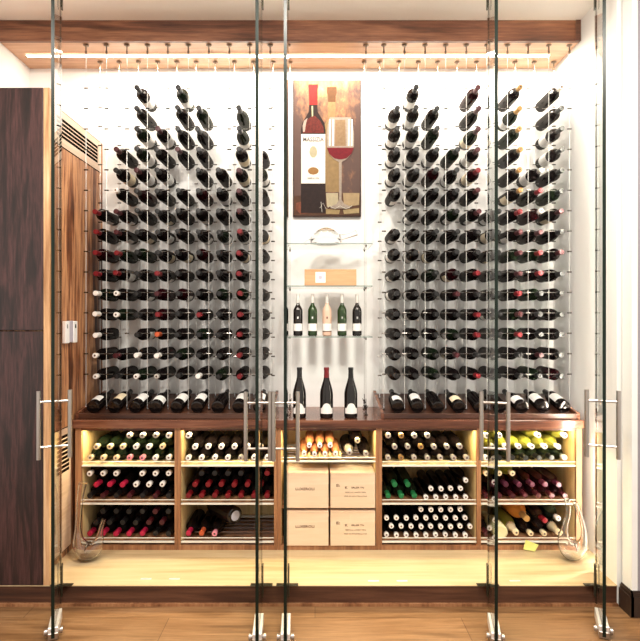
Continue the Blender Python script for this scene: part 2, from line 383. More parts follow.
# ------------------------------------------------------------------ bottles
PROF = dict(
    bordeaux=[(0, .004), (.028, 0), (.0355, .003), (.037, .008), (.037, .186), (.0355, .196), (.030, .208), (.021, .220), (.0155, .232), (.0140, .245), (.0138, .280), (.0150, .281), (.0150, .293), (.0138, .295), (0, .295)],
    burgundy=[(0, .004), (.030, 0), (.0375, .003), (.0385, .01), (.0385, .14), (.036, .16), (.028, .19), (.019, .22), (.015, .24), (.0138, .27), (.0138, .282), (.0150, .283), (.0150, .294), (.0138, .296), (0, .296)],
    slim=[(0, .003), (.022, 0), (.0272, .003), (.028, .008), (.028, .15), (.026, .175), (.019, .205), (.0145, .225), (.0125, .25), (.0122, .285), (.0135, .286), (.0135, .296), (.0125, .298), (0, .298)],
    champagne=[(0, .006), (.034, 0), (.042, .004), (.0435, .012), (.0435, .145), (.041, .165), (.033, .195), (.023, .225), (.0175, .25), (.0155, .275), (.0175, .278), (.0175, .290), (.0145, .292), (.0145, .302), (0, .303)],
    magnum=[(0, .006), (.042, 0), (.049, .004), (.051, .012), (.051, .20), (.048, .22), (.036, .25), (.023, .275), (.018, .30), (.0165, .34), (.018, .342), (.018, .354), (.0165, .356), (0, .356)],
    small=[(0, .003), (.023, 0), (.028, .003), (.0285, .008), (.0285, .152), (.027, .162), (.020, .178), (.0115, .192), (.0095, .202), (.0092, .25), (.0102, .251), (.0102, .257), (0, .257)],
)
BR = {k: max(r for r, z in v) for k, v in PROF.items()}
CAPZ = dict(bordeaux=.236, burgundy=.236, slim=.238, champagne=.205, magnum=.285, small=.203)
LABZ = dict(bordeaux=(.055, .15), burgundy=(.035, .105), slim=(.05, .12), champagne=(.045, .115), magnum=(.06, .16), small=(.03, .075))
_mc = {}
def bmesh_for(kind, glass):
    k = ('g', kind, glass.name)
    if k not in _mc: _mc[k] = MB().lathe(PROF[kind], 20).mesh('bottle_' + kind, glass)
    return _mc[k]
def cap_for(kind, mat):
    k = ('c', kind, mat.name)
    if k not in _mc:
        z0 = CAPZ[kind]; pr = PROF[kind]
        pale = mat.name in ('foil_white', 'foil_cream', 'foil_silver', 'foil_gold', 'foil_pink') and kind in ('bordeaux', 'slim', 'champagne')
        if pale and kind == 'slim': z0 = .272
        if pale and kind == 'bordeaux': z0 = .256
        def rad(z):
            for (r0, a), (r1, b2) in zip(pr, pr[1:]):
                if a <= z <= b2 and b2 > a: return r0 + (r1 - r0) * (z - a) / (b2 - a)
        pts = [(rad(z0) + .0001, z0)] + [(r + .0007, z) for r, z in pr[:-1] if z > z0] + [(0, pr[-1][1] + .0008)]
        mb = MB()
        if pale:
            ze = pts[-1][1]; ro = pts[-2][0]
            mb.lathe(pts[:-1] + [(ro * .42, ze)], 16); mb.cur = 1; mb.lathe([(ro * .42, ze), (0, ze - .001)], 16)
            zb_ = z0 + .006; rb = rad(zb_) + .0011; mb.lathe([(rb, zb_), (rb, zb_ + .004)], 16)
            _mc[k] = mb.mesh('capsule_' + kind, [mat, M_CAPRING])
        else: _mc[k] = mb.lathe(pts, 16).mesh('capsule_' + kind, mat)
    return _mc[k]
def lab_for(kind, mat, half=75, zr=None):
    k = ('l', kind, mat.name, half, zr)
    if k not in _mc:
        z0, z1 = zr or LABZ[kind]; r = BR[kind] + .0006
        _mc[k] = MB().lathe([(r, z0), (r, z1)], 14, None, R(-90 - half), R(-90 + half)).mesh('label_' + kind, mat)
    return _mc[k]
protos = {}
def bottle(*a, **k):
    if not k.get('name'): k['name'] = kn(a[0], a[1])
    return bottle_(*a, **k)
def bottle_(kind, glass, cap, lab, loc, rot, roll, label, group, cat='bottle', name='', half=75, zr=None):
    """root = the glass; children capsule and paper_label; first of each kind is built, later ones are copies"""
    key = (kind, glass.name, cap, lab.name if lab else None, name, half, zr)
    if key not in protos:
        o = bpy.data.objects.new(name, bmesh_for(kind, glass)); COL.objects.link(o)
        if cap:
            q = bpy.data.objects.new('capsule', cap_for(kind, CAPS[cap])); COL.objects.link(q); q.parent = o
        if lab:
            q = bpy.data.objects.new('paper_label', lab_for(kind, lab, half, zr)); COL.objects.link(q); q.parent = o
        protos[key] = o
    else: o = copy_tree(protos[key])
    o.matrix_world = Matrix.Translation(Vector(loc)) @ rot @ Matrix.Rotation(roll, 4, 'Z')
    return tag(o, label, cat, group)
OUT = Matrix.Rotation(R(90), 4, 'X')      # neck towards the room
ORD = 'first second third fourth fifth sixth seventh eighth ninth tenth eleventh twelfth thirteenth fourteenth fifteenth'.split()
CN = dict(black='black-capped', red='red-capped', crimson='crimson-capped', maroon='maroon-capped', white='white-capped', cream='cream-capped', gold='gold-capped',
          silver='silver-capped', green='green-capped', pink='pink-capped', orange='orange-capped', purple='purple-capped')
ROWH = [1.3816 - .1236 * r for r in range(15)]

# hanging racks: which cells are filled and the capsule of each (. = empty)
CC = dict(b='black', r='red', m='maroon', w='white', c='cream', g='gold', o='orange', s='silver', k='crimson')
LEFT = ['..b.b....', '..b.bb.b.', '..bmbb.b.', '.mbbmb.bb', '.bmb.bbmb', '.wbbbbbmb', 'rmbbbbbmb', 'rmbbbbbrb', 'rrbbbbbrb',
        'rrbrbbbrb', 'wwbmbbbrb', 'wwbrbrbrb', 'w.bobbbrb', 'wmwwbbbrb', 'wbwsbwbrb']
RIGHT = ['.b..m.g.s', 'bbb.m.g.b', 'bbb.m.g.b', 'bbbbm.g.b', 'bbbbr.gsb', 'bbbbm.grb', '.bbbmbrwm', 'bbbbbbmmb', 'bbbbbbmrm',
         'bbbbrbmrb', 'bbbmbbrbb', 'bbbbrbmbb', 'bbbbrbrbb', 'bbbmbbbmb', 'bbbbrbbbb']
XLc = [-1.314 + .1229 * k for k in range(9)]
XRc = [.492, .607] + [.479 + .1247 * k for k in range(2, 9)]
rnd = random.Random(3)
def kn(kind, glass):
    if kind in ('burgundy', 'slim', 'champagne', 'magnum'): return kind + '_bottle'
    return 'white_wine_bottle' if glass is G_OLIVE else 'wine_bottle'
def rack(cells, xs, side, group, inner_last):
    for r, row in enumerate(cells):
        filled = [k for k, ch in enumerate(row) if ch != '.']
        order = filled[::-1] if inner_last else filled
        for k in filled:
            cap = CC[row[k]]
            n = order.index(k)
            h = E + ROWH[r]
            glass = G_DARK if rnd.random() < .75 else (G_GREEN if rnd.random() < .6 else G_WINE)
            kind = 'bordeaux' if rnd.random() < .75 else 'burgundy'
            lab = rnd.choice([M_PAPER, M_CREAMPAPER, M_PAPER]) if (rnd.random() < (.45 if r < 5 else .3)) else None
            half = 150 if r < 5 else 75
            roll = rnd.uniform(-.9, .9) if r >= 5 else rnd.uniform(-.4, .4)
            if cap == 'black' and not inner_last and k < 2: kind, glass, lab = 'bordeaux', G_DARK, M_PAPER
            tilt = Matrix.Rotation(R(rnd.uniform(-.8, .8)), 4, 'Z') @ Matrix.Rotation(R(rnd.uniform(-.7, .7)), 4, 'X')
            col = {'glass_dark': 'dark', 'glass_green': 'green-black', 'glass_wine': 'deep red'}[glass.name]
            pos = 'nearest the painting' if n == 0 else ORD[n] + ' out from the painting'
            lb = f"{CN[cap]} {col} bottle, {ORD[r]} row down, {pos}, in {side} rack"
            bottle(kind, glass, cap, lab, (xs[k], YF - .035 + .295, h), tilt @ OUT, roll, lb, group, half=half)
rack(LEFT, XLc, 'vent-side hanging', 'wine bottles in the hanging rack beside the vented cabinet', True)
rack(RIGHT, XRc, 'wall-side hanging', 'wine bottles in the hanging rack beside the white wall', False)

# display bottles on the two ledges: base to the room, neck up and back
TL = Matrix.Rotation(R(-79.3), 4, 'X')
labs_l = [M_PAPER, M_CREAMPAPER, M_PAPER, M_PAPER, M_PAPER, M_PAPER, None, M_PAPER, M_PAPER]
labs_r = [M_PAPER, M_PAPER, None, M_CREAMPAPER, None, None, M_PAPER, M_PAPER, M_PAPER]
for side, xs, labs in (('vent-side', XLc, labs_l), ('wall-side', XRc, labs_r)):
    for k, X in enumerate(xs):
        n = (8 - k) if side == 'vent-side' else k
        pos = 'nearest the painting' if n == 0 else ORD[n] + ' out from the painting'
        what = {None: 'dark bottle without visible label', M_PAPER: 'white-labelled dark bottle', M_CREAMPAPER: 'cream-labelled dark bottle'}[labs[k]]
        yaw = Matrix.Rotation(R(rnd.uniform(-3, 3)), 4, 'Z')
        bottle('bordeaux' if k % 3 else 'burgundy', G_DARK, 'black', labs[k], (X, 3.045, E - .5288), yaw @ TL, rnd.uniform(-.35, .35),
               f"{what} lying neck-back on {side} ledge, {pos}", 'bottles lying on the two sloping ledges', half=62)

# bottles lying in the base cabinets
def stack(unit, shelf_z, kind, rows, shelfname, unitname, group, x0=None, pitch=None, base=0., idx0=0):
    r = BR[kind]; pitch = pitch or 2 * r + .0022
    x0 = UN[unit][0] + .0026 + r if x0 is None else x0
    step = math.sqrt(max((2 * r + .001) ** 2 - (pitch / 2) ** 2, .0001))
    for k, row in enumerate(rows):
        off = (k % 2) * pitch / 2
        fil = [i for i, e in enumerate(row) if e]
        for i in fil:
            cap, glass, lab = row[i]
            z = shelf_z + r + .0008 + k * step + base
            L = PROF[kind][-1][1]
            lay = ['bottom', 'second', 'third', 'top'][k]
            nth = ORD[fil.index(i)] + ' from left' if len(fil) > 1 else 'only one'
            lb = f"{CN[cap]} bottle, {nth} in {lay} layer, {shelfname} shelf, {unitname}"
            yj = rnd.uniform(-.004, .006)
            bottle(kind, glass, cap, lab, (x0 + i * pitch + off, 2.992 + L + yj, z), OUT, rnd.uniform(-1, 1), lb, group, half=75)
D_, G_, O_, W_ = G_DARK, G_GREEN, G_OLIVE, G_WINE
def row(s, glass=D_, lab=None):
    m = dict(b='black', r='red', k='crimson', m='maroon', w='white', c='cream', g='gold', s='silver', e='green', p='pink', o='orange', u='purple')
    return [None if ch == '.' else (m[ch], glass, lab) for ch in s]
g1 = ['bottles stored in the %s cabinet' % w for w in ('first', 'second', 'crate', 'fourth', 'last')]
U = ['cabinet by vent', 'second cabinet', 'crate cabinet', 'fourth cabinet', 'cabinet by wall']
stack(0, SH[0], 'bordeaux', [row('cccppww', G_), row('cccwwc', G_), row('...sssw', D_, M_PAPER)], 'top', U[0], g1[0])
stack(0, SH[1], 'bordeaux', [row('bmbmbmb', D_), row('kkkwww', D_), row('www.www', D_)], 'middle', U[0], g1[0])
stack(0, SH[2], 'bordeaux', [row('kkkkkbb', D_), row('bbbbmm', D_), row('.bbbbmb', D_)], 'bottom', U[0], g1[0])
stack(1, SH[0], 'bordeaux', [row('wwwwsww', D_), row('wwwwww', D_, M_CREAMPAPER), row('w......', D_)], 'top', U[1], g1[1])
stack(1, SH[1], 'bordeaux', [row('rrrrrrr', D_), row('rrrrrr', D_, M_PAPER), row('.bbbb.r', D_)], 'middle', U[1], g1[1])
stack(1, SH[2], 'bordeaux', [row('kop....', D_)], 'bottom', U[1], g1[1])
stack(3, SH[0], 'bordeaux', [row('sgsssss', D_), row('ssgsss', D_, M_PAPER), row('sgss...', D_)], 'top', U[3], g1[3])
stack(3, SH[1], 'bordeaux', [row('eee', G_), row('ee', G_)], 'middle', U[3], g1[3] + ' under green caps')
stack(3, SH[1], 'slim', [row('wwwww', D_), row('wwww', D_), row('....w', D_)], 'middle', U[3], g1[3] + ' under white caps', x0=.646, pitch=.0578)
stack(3, SH[2], 'slim', [row('wwwwwwwww', D_), row('wwwwwwwww', D_), row('wwwwwwwww', D_), row('...wwwww.', D_)], 'bottom', U[3], g1[3] + ' under white caps', pitch=.0572)
stack(4, SH[0], 'bordeaux', [row('wbbbbbw', G_), row('wwwwww', O_), row('ww..w.w', O_)], 'top', U[4], g1[4])
stack(4, SH[1], 'bordeaux', [row('mmmmmmm', W_), row('uuuuuu', W_), row('ccc....', O_)], 'middle', U[4], g1[4])
# crate cabinet, top shelf: copper bottles on a notched rest, dark ones beside
rest = MB()
zr = E - .826
xa = wx(304, 2.99)
for i in range(5): rest.box(xa - .031 + i * .061 - .006, xa - .031 + i * .061 + .006, 3.02, 3.24, .0006, .022)
rest.box(xa - .037, xa + .205, 3.02, 3.24, .0006, .008)
rr = rest.build('bottle_rest', W_MAPLE, smooth=False); rr.location = (0, 0, zr); tag(rr, 'notched pale wooden rest under the copper bottles', 'rest')
stack(2, zr + .0075, 'slim', [[('white', G_COPPER, None)] * 4, [('white', G_COPPER, None)] * 3], 'top', U[2], g1[2], x0=xa, pitch=.061)
for (px, py, kd, cp, lb) in ((349.5, 0, 'champagne', 'silver', 'silver-foiled dark bottle beside the copper bottles above the crates'),
                             (366.0, 0, 'bordeaux', 'silver', 'silver-capped dark bottle at the end above the right crate')):
    r = BR[kd]
    bottle(kd, D_, cp, M_PAPER, (wx(px, 2.99), 2.99 + PROF[kd][-1][1], zr + r + .001), OUT, .3, lb, g1[2])
bottle('bordeaux', D_, 'cream', M_CREAMPAPER, (wx(357.5, 3.0), 3.0 + .295, zr + .111), OUT, .3, 'cream-capped dark bottle balanced on two bottles above the crates', g1[2])
# last cabinet, bottom shelf
z3 = SH[2]
def lying(px, kd, glass, cap, lab, label, dz=0., base_out=False, yaw=0, name=''):
    r = BR[kd]; L = PROF[kd][-1][1]
    if base_out: M = Matrix.Rotation(R(-90), 4, 'X'); y = 2.995
    else: M = Matrix.Rotation(R(yaw), 4, 'Z') @ OUT; y = 2.99 + L
    return bottle(kd, glass, cap, lab, (wx(px, 2.99), y, z3 + r + .001 + dz), M, .2, label, g1[4], name=name)
lying(486.5, 'bordeaux', D_, 'maroon', M_PAPER, 'dark bottle against the divider, bottom shelf, cabinet by wall')
lying(501, 'champagne', plain('pale_glass', (.72, .66, .38), .25), None, None, 'pale yellow-green bottle lying round base outward, bottom shelf', base_out=True, name='champagne_bottle')
lying(516.5, 'champagne', G_OLIVE, 'cream', M_CREAMPAPER, 'green champagne bottle with cream foil beside the pale round base', name='champagne_bottle')
lying(531, 'bordeaux', D_, 'cream', M_PAPER, 'cream-capped bottle under the orange champagne bottle')
lying(544.5, 'bordeaux', D_, 'cream', M_PAPER, 'cream-capped bottle under the red-sealed dark bottle')
lying(559, 'champagne', G_, 'cream', M_CREAMPAPER, 'dark champagne bottle with cream foil at the wall end', name='champagne_bottle')
lying(527, 'magnum', G_AMBER, 'gold', None, 'large orange champagne bottle with gold foil resting on lower bottles', dz=.0735, name='champagne_bottle')
lying(545.3, 'bordeaux', D_, 'red', M_CREAMPAPER, 'red-capped dark bottle next to the orange champagne bottle', dz=.0755)
lying(558.5, 'bordeaux', G_, 'white', M_CREAMPAPER, 'white-capped dark bottle in the upper layer, wall end, bottom shelf', dz=.0885)
# magnum lying askew
o = bottle('magnum', D_, 'maroon', None, (-.468, 3.03, z3 + .1275), Matrix.Rotation(R(-136), 4, 'Z') @ OUT, 0,
           'large dark magnum lying crosswise on the second cabinet bottom shelf', None, name='magnum_bottle')
MB().lathe([(.0, -.0012), (.026, -.0012), (.03, -.0004)], 18).build('base_sticker', plain('base_grey', (.45, .45, .52), .3), o)

# ------------------------------------------------------------------ crates
def crate(px0, px1, y0, y1, textlines, label):
    Y = 2.964; x0, x1 = wx(px0, Y), wx(px1, Y)
    zb = (PT + .0265) if y1 > 520 else E - 1.0947; zt = wz(y0, Y)
    w = (x1 - x0) / 2; h = zt - zb
    o = empty('wooden_crate', ((x0 + x1) / 2, Y, zb), label, 'crate', 'pale wooden wine crates in the middle cabinet')
    MB().bbox(-w, w, .012, .30, .001, h - .008, .001).build('body', W_CRATE, o)
    MB().bbox(-w, w, 0, .012, .001, h - .0085, .001).build('front_board', W_CRATE, o)
    MB().bbox(-w, w, 0, .30, h - .008, h, .001).build('lid', W_CRATE, o)
    for body, sz, x, z, sx in textlines:
        text('printed_text', body, sz, (x * w, -.0006, z * h), M_INK, o, sx=sx)
    return o
lt = [('LUXEROLI', .021, -.12, .52, 1.15)]
rt = [('E:', .022, -.66, .62, 1.5), ('K', .020, -.30, .56, 1.2), ('ERLER TN', .013, .22, .57, 1.3), ('BERG & LANDE 1894', .010, .12, .44, 1.3), ('MISE EN BOUTEILLE PAR', .009, .12, .33, 1.35)]
zc0 = 544.2
crate(286.5, 328.5, 473.5, 506.2, lt, 'pale wooden crate with one line of text, upper of the pair')
crate(330.5, 375.2, 473.5, 506.2, rt, 'pale wooden crate with logo and several text lines, upper of the pair')
crate(286.5, 328.5, 511, 544.6, lt, 'pale wooden crate with one line of text, lower of the pair')
crate(330.5, 375.2, 511, 544.6, rt, 'pale wooden crate with logo and several text lines, lower of the pair')

# ------------------------------------------------------------------ hanging cables
def cable_proto():
    o = bpy.data.objects.new('rack_cable', None)
    return o
cabm = MB().tube([(0, 0, -2.18), (0, 0, -.03)], .0014, 6).mesh('cable', M_CABLE)
hookm = MB().lathe([(0, 0), (.017, 0), (.0175, -.003), (.014, -.006), (.006, -.008), (.0045, -.012), (.0045, -.034), (.0065, -.036), (.0065, -.05), (.002, -.054), (0, -.054)], 14).mesh('ceiling_mount', M_MOUNT)
ancm = MB().lathe([(0, .03), (.002, .03), (.004, .026), (.004, .006), (.008, .004), (.008, 0), (0, 0)], 10).mesh('lower_anchor', M_CHROME)
def xtube(x0, x1, r, n=8): return MB().tube([(x0, 0, 0), (x1, 0, 0)], r, n)
pgm = MB(); pgm.tube([(-.012, 0, 0), (.012, 0, 0)], .0042, 8); pgm.cur = 1; pgm.tube([(-.040, 0, 0), (.040, 0, 0)], .0007, 5)
pegm = pgm.mesh('peg', [M_PEGBLK, M_WIRE])
pegl = MB(); pegl.tube([(-.012, 0, 0), (.012, 0, 0)], .0042, 8); pegl.cur = 1; pegl.tube([(.012, 0, 0), (.027, 0, 0)], .0007, 5); pegl = pegl.mesh('peg_end', [M_PEGBLK, M_WIRE])
pgm = MB(); pgm.tube([(-.011, 0, 0), (.011, 0, 0)], .0038, 8); pgm.cur = 1; pgm.tube([(-.027, 0, 0), (.027, 0, 0)], .0007, 5)
pegr = pgm.mesh('peg_rear', [M_PEGBLK, M_WIRE])
def link(name, data, parent, loc):
    o = bpy.data.objects.new(name, data); COL.objects.link(o); o.parent = parent; o.location = loc; return o
def cable(X, Y, front, label, group, edge=0):
    o = empty('rack_cable', (X, Y, SOF), label, 'cable', group)
    link('ceiling_mount', hookm, o, (0, 0, 0))
    bottom = cz + .013 + (Y - 3.014) * .188 + .001
    bottom += .003
    b2 = MB().tube([(0, 0, bottom + .006 - SOF), (0, 0, -.03)], .0014, 6).mesh('cable', M_CABLE) if ('cab', Y) not in _mc else _mc['cab', Y]
    _mc['cab', Y] = b2
    link('cable', b2, o, (0, 0, 0)); link('lower_anchor', ancm, o, (0, 0, bottom - SOF))
    for h in (ROWH if front else [ROWH[0] + .1236] + ROWH):
        z = E + h - SOF + (.009 if front else -.0222)
        q = link('peg', pegl if edge else (pegm if front else pegr), o, (0, 0, z))
        if edge == 2: q.rotation_euler = (0, 0, math.pi)
for side, x0, sp, gl in (('vent-side', -1.385, .1238, 'beside the vented cabinet'), ('wall-side', .4165, .1247, 'beside the white wall')):
    for k in range(10):
        n = 9 - k if side == 'vent-side' else k
        pos = 'nearest the painting' if n == 0 else ORD[n] + ' out from the painting'
        for front in (True, False):
            pl = 'front' if front else 'rear'
            cable(x0 + sp * k, YF if front else YR, front, f"thin steel {pl} cable with pegs, {pos}, {side} rack", f"{pl} cables of the rack {gl}", edge=1 if k == 0 else 2 if k == 9 else 0)

# centre shelves on four cables
for (px, Y, w) in ((288, YF, 'front cable on the vent side'), (290, YR, 'rear cable on the vent side'), (366, YF, 'front cable on the wall side'), (364.3, YR, 'rear cable on the wall side')):
    X = wx(px, Y)
    o = empty('shelf_cable', (X, Y, SOF - .0003), f"thin steel {w} carrying the glass shelves", 'cable', 'cables holding the three glass shelves')
    link('ceiling_mount', hookm, o, (0, 0, 0))
    MB().tube([(0, 0, cz + .03 - SOF), (0, 0, -.03)], .0014, 6).build('cable', M_WIRE, o)
    for hh in (.4455, .1914, -.114):
        z = E + hh - SOF
        MB().lathe([(0, -.018), (.004, -.018), (.0045, -.010), (.0065, -.0085), (.0065, -.0045), (0, -.0045)], 10).build('clamp', M_PEGBLK, o, (0, 0, z))
    sg = 1 if px < 320 else -1
    a = cz - SOF + .0005
    MB().lathe([(0, .0), (.011, 0), (.011, .004), (.005, .008), (.004, .03), (.006, .034), (.006, .06), (.0025, .066), (.0025, .1), (0, .1)], 10).build('turnbuckle', M_PEGBLK, o, (0, 0, a))
    MB().tube([(0, 0, .04), (.012 * sg, 0, .07)], .0022, 6).tube([(0, 0, .03), (-.013 * sg, 0, .058)], .0022, 6).tube([(0, 0, .035), (.013 * sg, 0, .012)], .0022, 6).build('locking_lever', M_CHROME, o, (0, 0, a))
sname = ['top glass shelf, holding the clear glass decanter', 'middle glass shelf, holding the wooden box', 'lowest glass shelf, holding five small bottles']
for i, hh in enumerate((.4455, .1914, -.114)):
    m = MB(); x0, x1 = -.178, .345; y0, y1 = 3.085, 3.345; z0, z1 = -.004, .004
    m.box(x0 + .0005, x1 - .0005, y0 + .0005, y1 - .0005, z0, z1)
    m.cur = 1; m.box(x0, x1, y0, y0 + .0006, z0 + .001, z1 - .001); m.box(x0, x0 + .0006, y0, y1, z0 + .001, z1 - .001); m.box(x1 - .0006, x1, y0, y1, z0 + .001, z1 - .001)
    m.v = [(v[0] - .08, v[1] - 3.2, v[2]) for v in m.v]
    o = m.build('glass_shelf', [M_PANE, M_SHELFEDGE], smooth=False); o.location = (.08, 3.2, E + hh)
    tag(o, sname[i], 'shelf', 'glass shelves under the painting')
# fix shelf cable clash: shelves sit between the cables' clamps
# five small bottles
zs = E - .114 + .0045
sm = [(298, G_DARK, 'black', 'dark'), (312.5, G_SHELFGREEN, 'green', 'green'), (327, G_ROSE, 'rose', 'pale rose'), (342, G_SHELFGREEN, 'green', 'green'), (357, G_DARK, 'black', 'dark')]
names5 = ['dark small bottle at the vent-side end of the lowest glass shelf', 'green small bottle between the dark and rose ones', 'pale rose small bottle in the middle of the lowest glass shelf',
          'green small bottle on the far side of the rose one', 'dark small bottle at the wall-side end of the lowest glass shelf']
for (px, g, _, cn), lb in zip(sm, names5):
    Y = 3.2
    o = bottle('small', g, 'white', M_PAPER, (wx(px, Y), Y, zs), Matrix.Identity(4), 0, lb, 'small bottles on the lowest glass shelf', name='small_wine_bottle', half=70)
    if cn != 'pale rose' or True:
        MB().lathe([(.0288, .105), (.0288, .118)], 5, None, R(-98), R(-82)).build('emblem', M_PAPER if cn != 'pale rose' else CAPS['maroon'], o)
    if cn == 'pale rose':
        MB().lathe([(.0290, .024), (.0290, .031)], 12, None, R(-160), R(-20)).build('dark_band', M_INK, o)
# three tall bottles on the counter
def tall(px, cap, lb):
    Y = 3.04
    o = bottle('burgundy', G_DARK, cap, None, (wx(px, Y), Y, cz + .0006), Matrix.Identity(4), 0, lb, 'tall bottles standing on the countertop')
    z0, z1 = .028, .06
    m = MB(); r = .0392
    n = 14
    vs = []; fs = []
    for i in range(n + 1):
        a = R(-90 + (-62 + 124 * i / n)); u = (i / n - .5) * 2
        hi = z1 + (.03 * math.sqrt(max(0, 1 - (u / .62) ** 2)) if abs(u) < .62 else 0)
        vs += [(r * math.cos(a), r * math.sin(a), z0), (r * math.cos(a), r * math.sin(a), hi)]
    for i in range(n): fs.append((2 * i, 2 * i + 2, 2 * i + 3, 2 * i + 1))
    m.add(vs, fs).build('paper_label', M_PAPER, o)
tall(299.5, 'black', 'black-capped tall bottle with arched label behind the door handle')
tall(326.5, 'red', 'red-capped tall bottle with arched label in the middle of the counter')
tall(350.8, 'black', 'black-capped tall bottle with arched white label, standing beside the turnbuckles')

# wooden box
Yb = 3.12
x0, x1 = wx(304.5, Yb), wx(356.5, Yb)
o = empty('wooden_box', ((x0 + x1) / 2, Yb, E + .1914 + .0045), 'long low wooden box with a white square label on the middle glass shelf', 'box')
w = (x1 - x0) / 2
MB().bbox(-w, w, 0, .11, .0003, .088, .0015).build('body', W_BOX, o)
MB().bbox(-w, w, 0, .11, .0885, .1, .0015).build('lid', W_BOX, o)
MB().box(wx(315.5, Yb) - (x0 + x1) / 2, wx(325.5, Yb) - (x0 + x1) / 2, -.001, -.0002, .018, .083).build('paper_label', M_PAPER, o)
MB().lathe([(0, .0), (.012, 0)], 14, Matrix.Translation((wx(320.3, Yb) - (x0 + x1) / 2, -.0014, .05)) @ Matrix.Rotation(R(90), 4, 'X')).build('round_seal', M_LILAC, o)

# glass decanters
def swept(name, pts, Y, label, base, ycurve=0., n=18):
    """pts: (px, py, radius px) at depth Y"""
    s0 = Y / F
    P = [(Vector((wx(a, Y), Y, wz(b2, Y))), r * s0) for a, b2, r in pts]
    # smooth with catmull-rom
    out = []; rs = []
    for i in range(len(P) - 1):
        p0, p1, p2, p3 = P[max(i - 1, 0)], P[i], P[i + 1], P[min(i + 2, len(P) - 1)]
        for k in range(5):
            t2 = k / 5
            f = lambda a, b2, c2, d: .5 * ((2 * b2) + (-a + c2) * t2 + (2 * a - 5 * b2 + 4 * c2 - d) * t2 ** 2 + (-a + 3 * b2 - 3 * c2 + d) * t2 ** 3)
            out.append(Vector([f(p0[0][j], p1[0][j], p2[0][j], p3[0][j]) for j in range(3)])); rs.append(max(.0015, f(p0[1], p1[1], p2[1], p3[1])))
    out.append(P[-1][0]); rs.append(P[-1][1])
    org = Vector((sum(p.x for p in out) / len(out), Y, base))
    low = min(p.z - r for p, r in zip(out, rs)); dz = base + .001 - low
    m = MB(); m.tube([p - org + Vector((0, 0, dz)) for p in out], rs, n, caps=True)
    ob = m.build(name, M_CLEAR, loc=org)
    md = ob.modifiers.new('wall', 'SOLIDIFY'); md.thickness = .003; md.offset = -1
    return tag(ob, label, 'decanter')
swept('glass_decanter', [(83, 484, 4), (80.5, 496, 3.4), (79, 515, 2.8), (78, 532, 3.2), (79.5, 545, 6.5), (87, 552.5, 9), (95, 549, 7.5), (99.5, 540, 4), (101, 530, 2.3), (104, 520, 1.8)], 2.84,
      'clear glass decanter with a tall neck and short spout, beside the vented cabinet', PT)
swept('glass_decanter', [(567, 500, 2.6), (568.5, 514, 2.4), (565, 528, 3), (564, 541, 6), (571, 552, 9.5), (580, 549, 7), (584, 539, 3.2), (582, 522, 2.2), (575, 504, 2.4)], 2.84,
      'clear glass decanter with two curved necks, beside the white wall', PT)
Yd = 3.19
zd = E + .4455 + .0045
m = MB(); cxd = wx(326, Yd)
m.lathe([(0, .001), (.05, .001), (.092, .010), (.102, .032), (.09, .062), (.06, .09), (.03, .105), (.0, .11)], 28, Matrix.Translation((cxd, Yd, zd)))
m.v = [(v[0] - cxd, v[1] - Yd, v[2] - zd) for v in m.v]
m.tube([(.07, 0, .045), (.11, 0, .052), (.15, 0, .062), (.19, 0, .078)], [.024, .016, .014, .018], 16)
m.tube([(-.08, 0, .03), (-.115, 0, .02), (-.135, 0, .012)], [.02, .012, .008], 12)
o = m.build('glass_decanter', M_CLEAR, loc=(cxd, Yd, zd)); tag(o, 'low clear glass decanter lying on the top glass shelf under the painting', 'decanter')

# yellow tag and strike plates
o = MB().add([(-.042, 0, -.022), (.02, -.012, -.030), (.046, -.004, .006), (-.026, .004, .030)], [(0, 1, 2, 3)])
q = o.build('paper_tag', M_NOTE, loc=(wx(530.5, 2.955), 2.955, PT + .033), smooth=False); tag(q, 'yellow-green paper note leaning on the base of the last cabinet', 'note')
md = q.modifiers.new('t', 'SOLIDIFY'); md.thickness = .0006
for px, py, lb in ((146, 579, 'in front of the first cabinet'), (174.5, 579, 'in front of the second cabinet'), (373.5, 581, 'in front of the crates'), (402, 581, 'in front of the fourth cabinet'), (515, 581, 'in front of the last cabinet')):
    Y = (E - PT) * F / (py - VY)
    q = MB().bbox(-.028, .028, -.006, .006, 0, .002, .0008).build('strike_plate', M_SATIN, loc=(wx(px, Y), Y, PT + .0002)); tag(q, 'small flat steel strike plate on the platform ' + lb, 'plate', 'strike plates set on the platform')

# ------------------------------------------------------------------ painting
Yp = 3.385
x0, x1 = wx(293, Yp), wx(361, Yp); z0, z1 = wz(216.5, Yp), wz(80, Yp)
pc = ((x0 + x1) / 2, Yp, (z0 + z1) / 2); hw, hh = (x1 - x0) / 2, (z1 - z0) / 2
o = empty('painting', (pc[0], Yp, z0), 'unframed still life painting of a red-capped wine bottle and a glass', 'painting')
m, nt, bs = _new('painted_canvas')
N, L = nt.nodes.new, nt.links.new
tc = N('ShaderNodeTexCoord'); n1 = N('ShaderNodeTexNoise'); n1.inputs['Scale'].default_value = 9; n1.inputs['Detail'].default_value = 8; n1.inputs['Roughness'].default_value = .7
mp = N('ShaderNodeMapping'); mp.inputs['Scale'].default_value = (1.6, 1, .8); L(tc.outputs['Object'], mp.inputs[0]); L(mp.outputs[0], n1.inputs['Vector'])
sx = N('ShaderNodeSeparateXYZ'); L(tc.outputs['Object'], sx.inputs[0])
ab = N('ShaderNodeMath'); ab.operation = 'ABSOLUTE'; L(sx.outputs[0], ab.inputs[0])
dv = N('ShaderNodeMath'); dv.operation = 'DIVIDE'; dv.inputs[1].default_value = hw; L(ab.outputs[0], dv.inputs[0])
pw = N('ShaderNodeMath'); pw.operation = 'POWER'; pw.inputs[1].default_value = 3; L(dv.outputs[0], pw.inputs[0])
